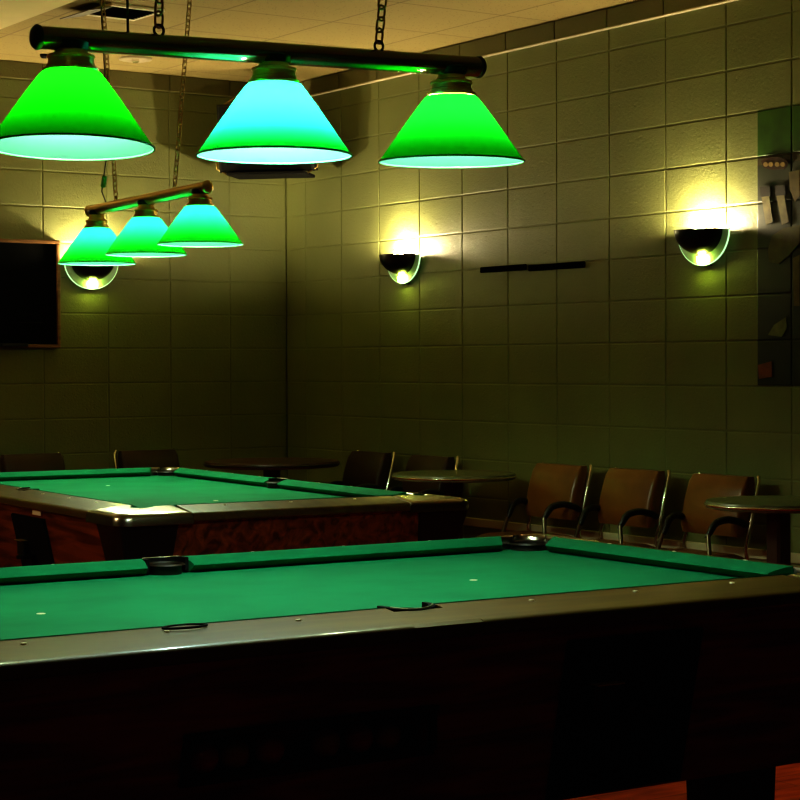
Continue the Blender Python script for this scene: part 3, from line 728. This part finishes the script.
# ------------------------------------------------------------------ chairs
def make_chair(vin):
    """local: back against +y side, faces -y; origin on floor under the back"""
    t = empty('lounge_chair', (0, 0, 0)); w = .185
    def slab(z0, z1, y0, y1, hw, th, name, mat):
        rings = []; N = 9
        for k in range(N):
            u = k/(N-1); z = z0+(z1-z0)*u; y = y0+(y1-y0)*u; e = min(1, min(u, 1-u)*8)
            bul = .012*math.sin(PI*u); q = hw*(.94+.06*e); tt = th*(.55+.45*e)
            r_ = .018*e+.004
            ring = []
            for (cx_, cy_, a0) in ((q-r_, tt/2-r_, 0), (-q+r_, tt/2-r_, PI/2), (-q+r_, -tt/2+r_-bul, PI), (q-r_, -tt/2+r_-bul, 1.5*PI)):
                for j in range(4):
                    a = a0+PI/2*j/3; ring.append((cx_+r_*math.cos(a), y+cy_+r_*math.sin(a), z))
            rings.append(ring)
        MB().loft(rings).build(name, mat, t, smooth=45)
    slab(.515, .775, -.045, .02, w, .07, 'backrest', M[vin])
    # seat
    m = MB(); rings = []
    for k in range(9):
        u = k/8; y = -.03-.36*u; e = min(1, min(u+.05, 1-u)*6); h = .075*(.5+.5*e); zc_ = .405
        ring = []
        for (cx_, cz_, a0) in ((w-.02, h/2-.02, 0), (-w+.02, h/2-.02, PI/2), (-w+.02, -h/2+.02, PI), (w-.02, -h/2+.02, 1.5*PI)):
            for j in range(4):
                a = a0+PI/2*j/3; ring.append((cx_+.02*math.cos(a), y, zc_+cz_+.02*math.sin(a)))
        rings.append(ring)
    m.loft(rings); m.build('seat', M[vin], t, smooth=45)
    for s in (-1, 1):
        x = s*(w+.012)
        # chrome side: up along the back, down as rear leg
        m = MB(); m.tube([(x, .06, 0), (x, .01, .30), (x, -.035, .46), (x, .045, .755), (x*.93, .055, .775)], .010, 10); m.build('back_frame', M['chrome'], t, smooth=60)
        m = MB(); m.tube([(x, -.25, 0), (x, -.235, .30), (x-s*.03, -.22, .44), (x-s*.055, -.205, .53)], .010, 10); m.build('leg', M['darkchrome'], t, smooth=60)
        # black curved arm pad
        P = []; 
        for k in range(13):
            u = k/12; P.append((x - s*(.01+.05*u), -.02-.19*u, .565+.028*math.sin(PI*min(1, u*1.05)) - .05*max(0, u-.8)/.2))
        m = MB(); m.tube(P, [.013]+[.016]*10+[.014, .010], 10); m.build('armrest', M['black'], t, smooth=60)
        m = MB(); m.tube([(x*.98, -.03, .33), (x*.98, -.36, .33)], .009, 8); m.build('side_rail', M['darkmetal'], t, smooth=True)
    m = MB(); m.tube([(-w, -.34, .345), (w, -.34, .345)], .009, 8); m.build('stretcher', M['darkmetal'], t, smooth=True)
    return t
cb = make_chair('vinyl'); cd = make_chair('vinyl_dark')
GR = 'vinyl chairs in a row along the block wall'
spots = [(cb, 5.93, 6.235, -PI/2, 'brown vinyl chair against the right wall, partly behind the round table beside the mural'),
         (cb, 5.93, 6.815, -PI/2, 'brown vinyl chair against the right wall, middle of the three brightly lit chairs'),
         (cb, 5.93, 7.375, -PI/2, 'brown vinyl chair against the right wall, beside the round table in the middle'),
         (cd, 5.93, 8.485, -PI/2, 'dark vinyl chair whose top shows just behind the middle round table'),
         (cd, 5.93, 9.095, -PI/2, 'dark vinyl chair against the right wall, nearest the room corner'),
         (cd, 4.319, 10.09, 0, 'dark vinyl chair against the back wall under the blackboard'),
         (cd, 5.044, 10.09, 0, 'dark vinyl chair against the back wall behind the far pocket of the farther pool table')]
used = set()
for src, x, y, rz, lab in spots:
    o = src if src.name not in used else copy_tree(src)
    if src.name not in used: used.add(src.name)
    o.location = (x, y, 0); o.rotation_euler = (0, 0, rz); tag(o, lab, 'chair', GR)

# ------------------------------------------------------------------ round tables
def round_table(x, y, h, r, lab, top):
    t = empty('round_table', (x, y, 0)); tag(t, lab, 'table')
    MB().lathe([(.0001, h-.032), (r-.02, h-.032), (r-.004, h-.028), (r, h-.022), (r, h-.008), (r-.004, h-.001), (r-.012, h), (.0001, h)], (0, 0, 0), 72).build('tabletop', M[top], t, smooth=35)
    MB().tube([(r*math.cos(2*PI*k/72)*1.001, r*math.sin(2*PI*k/72)*1.001, h-.015) for k in range(72)], .005, 6, closed=True).build('edge_band', M['chrome' if top == 'tabletop' else 'darkmetal'], t, smooth=True)
    MB().box((0, 0, h/2), (.075, .075, h-.06), bev=.01).build('pedestal', M['pedestal'], t)
    m = MB()
    for a in (PI/4, 3*PI/4): m.box((0, 0, .03), (r*1.7, .07, .05), rot=Matrix.Rotation(a, 3, 'Z'), bev=.01)
    m.build('base', M['pedestal'], t)
    return t
round_table(5.42, 5.37, .735, .285, 'round grey-green table in front of the chair beside the mural', 'tabletop')
round_table(5.655, 7.88, .72, .315, 'round table with a shining metal rim in the middle, in front of the dark chairs', 'tabletop')
round_table(5.30, 9.10, .745, .37, 'dark round table in the shadowy room corner', 'pedestal')

# ------------------------------------------------------------------ light
w = bpy.data.worlds.new('world'); sc.world = w; w.use_nodes = True
w.node_tree.nodes['Background'].inputs[0].default_value = (.8, .9, .5, 1); w.node_tree.nodes['Background'].inputs[1].default_value = .004
# unseen spot added at the right to brighten the red floor
sp = bpy.data.lights.new('floor_fill', 'SPOT'); sp.energy = 75; sp.color = (1, .62, .25); sp.spot_size = math.radians(46); sp.spot_blend = .5; sp.shadow_soft_size = .05
so = bpy.data.objects.new('floor_fill', sp); col.objects.link(so); so.location = (5.1, 5.0, 2.97)
so.rotation_euler = (Vector((3.95, 4.2, 0))-Vector(so.location)).to_track_quat('-Z', 'Y').to_euler()

# weak unseen fill added behind the camera to reveal the near table's front
pl_ = bpy.data.lights.new('front_fill', 'POINT'); pl_.energy = 1.2; pl_.color = (1, .6, .35); pl_.shadow_soft_size = .1
po = bpy.data.objects.new('front_fill', pl_); col.objects.link(po); po.location = (-.6, .6, 2.7)

# unseen spot added at the left to brighten the far table's cabinet side
s2_ = bpy.data.lights.new('cabinet_fill', 'SPOT'); s2_.energy = 38; s2_.color = (1, .80, .45); s2_.spot_size = math.radians(44); s2_.spot_blend = .6; s2_.shadow_soft_size = .08
so2 = bpy.data.objects.new('cabinet_fill', s2_); col.objects.link(so2); so2.location = (.5, 6.2, 1.75)
so2.rotation_euler = (Vector((2.65, 6.0, .55))-Vector(so2.location)).to_track_quat('-Z', 'Y').to_euler()
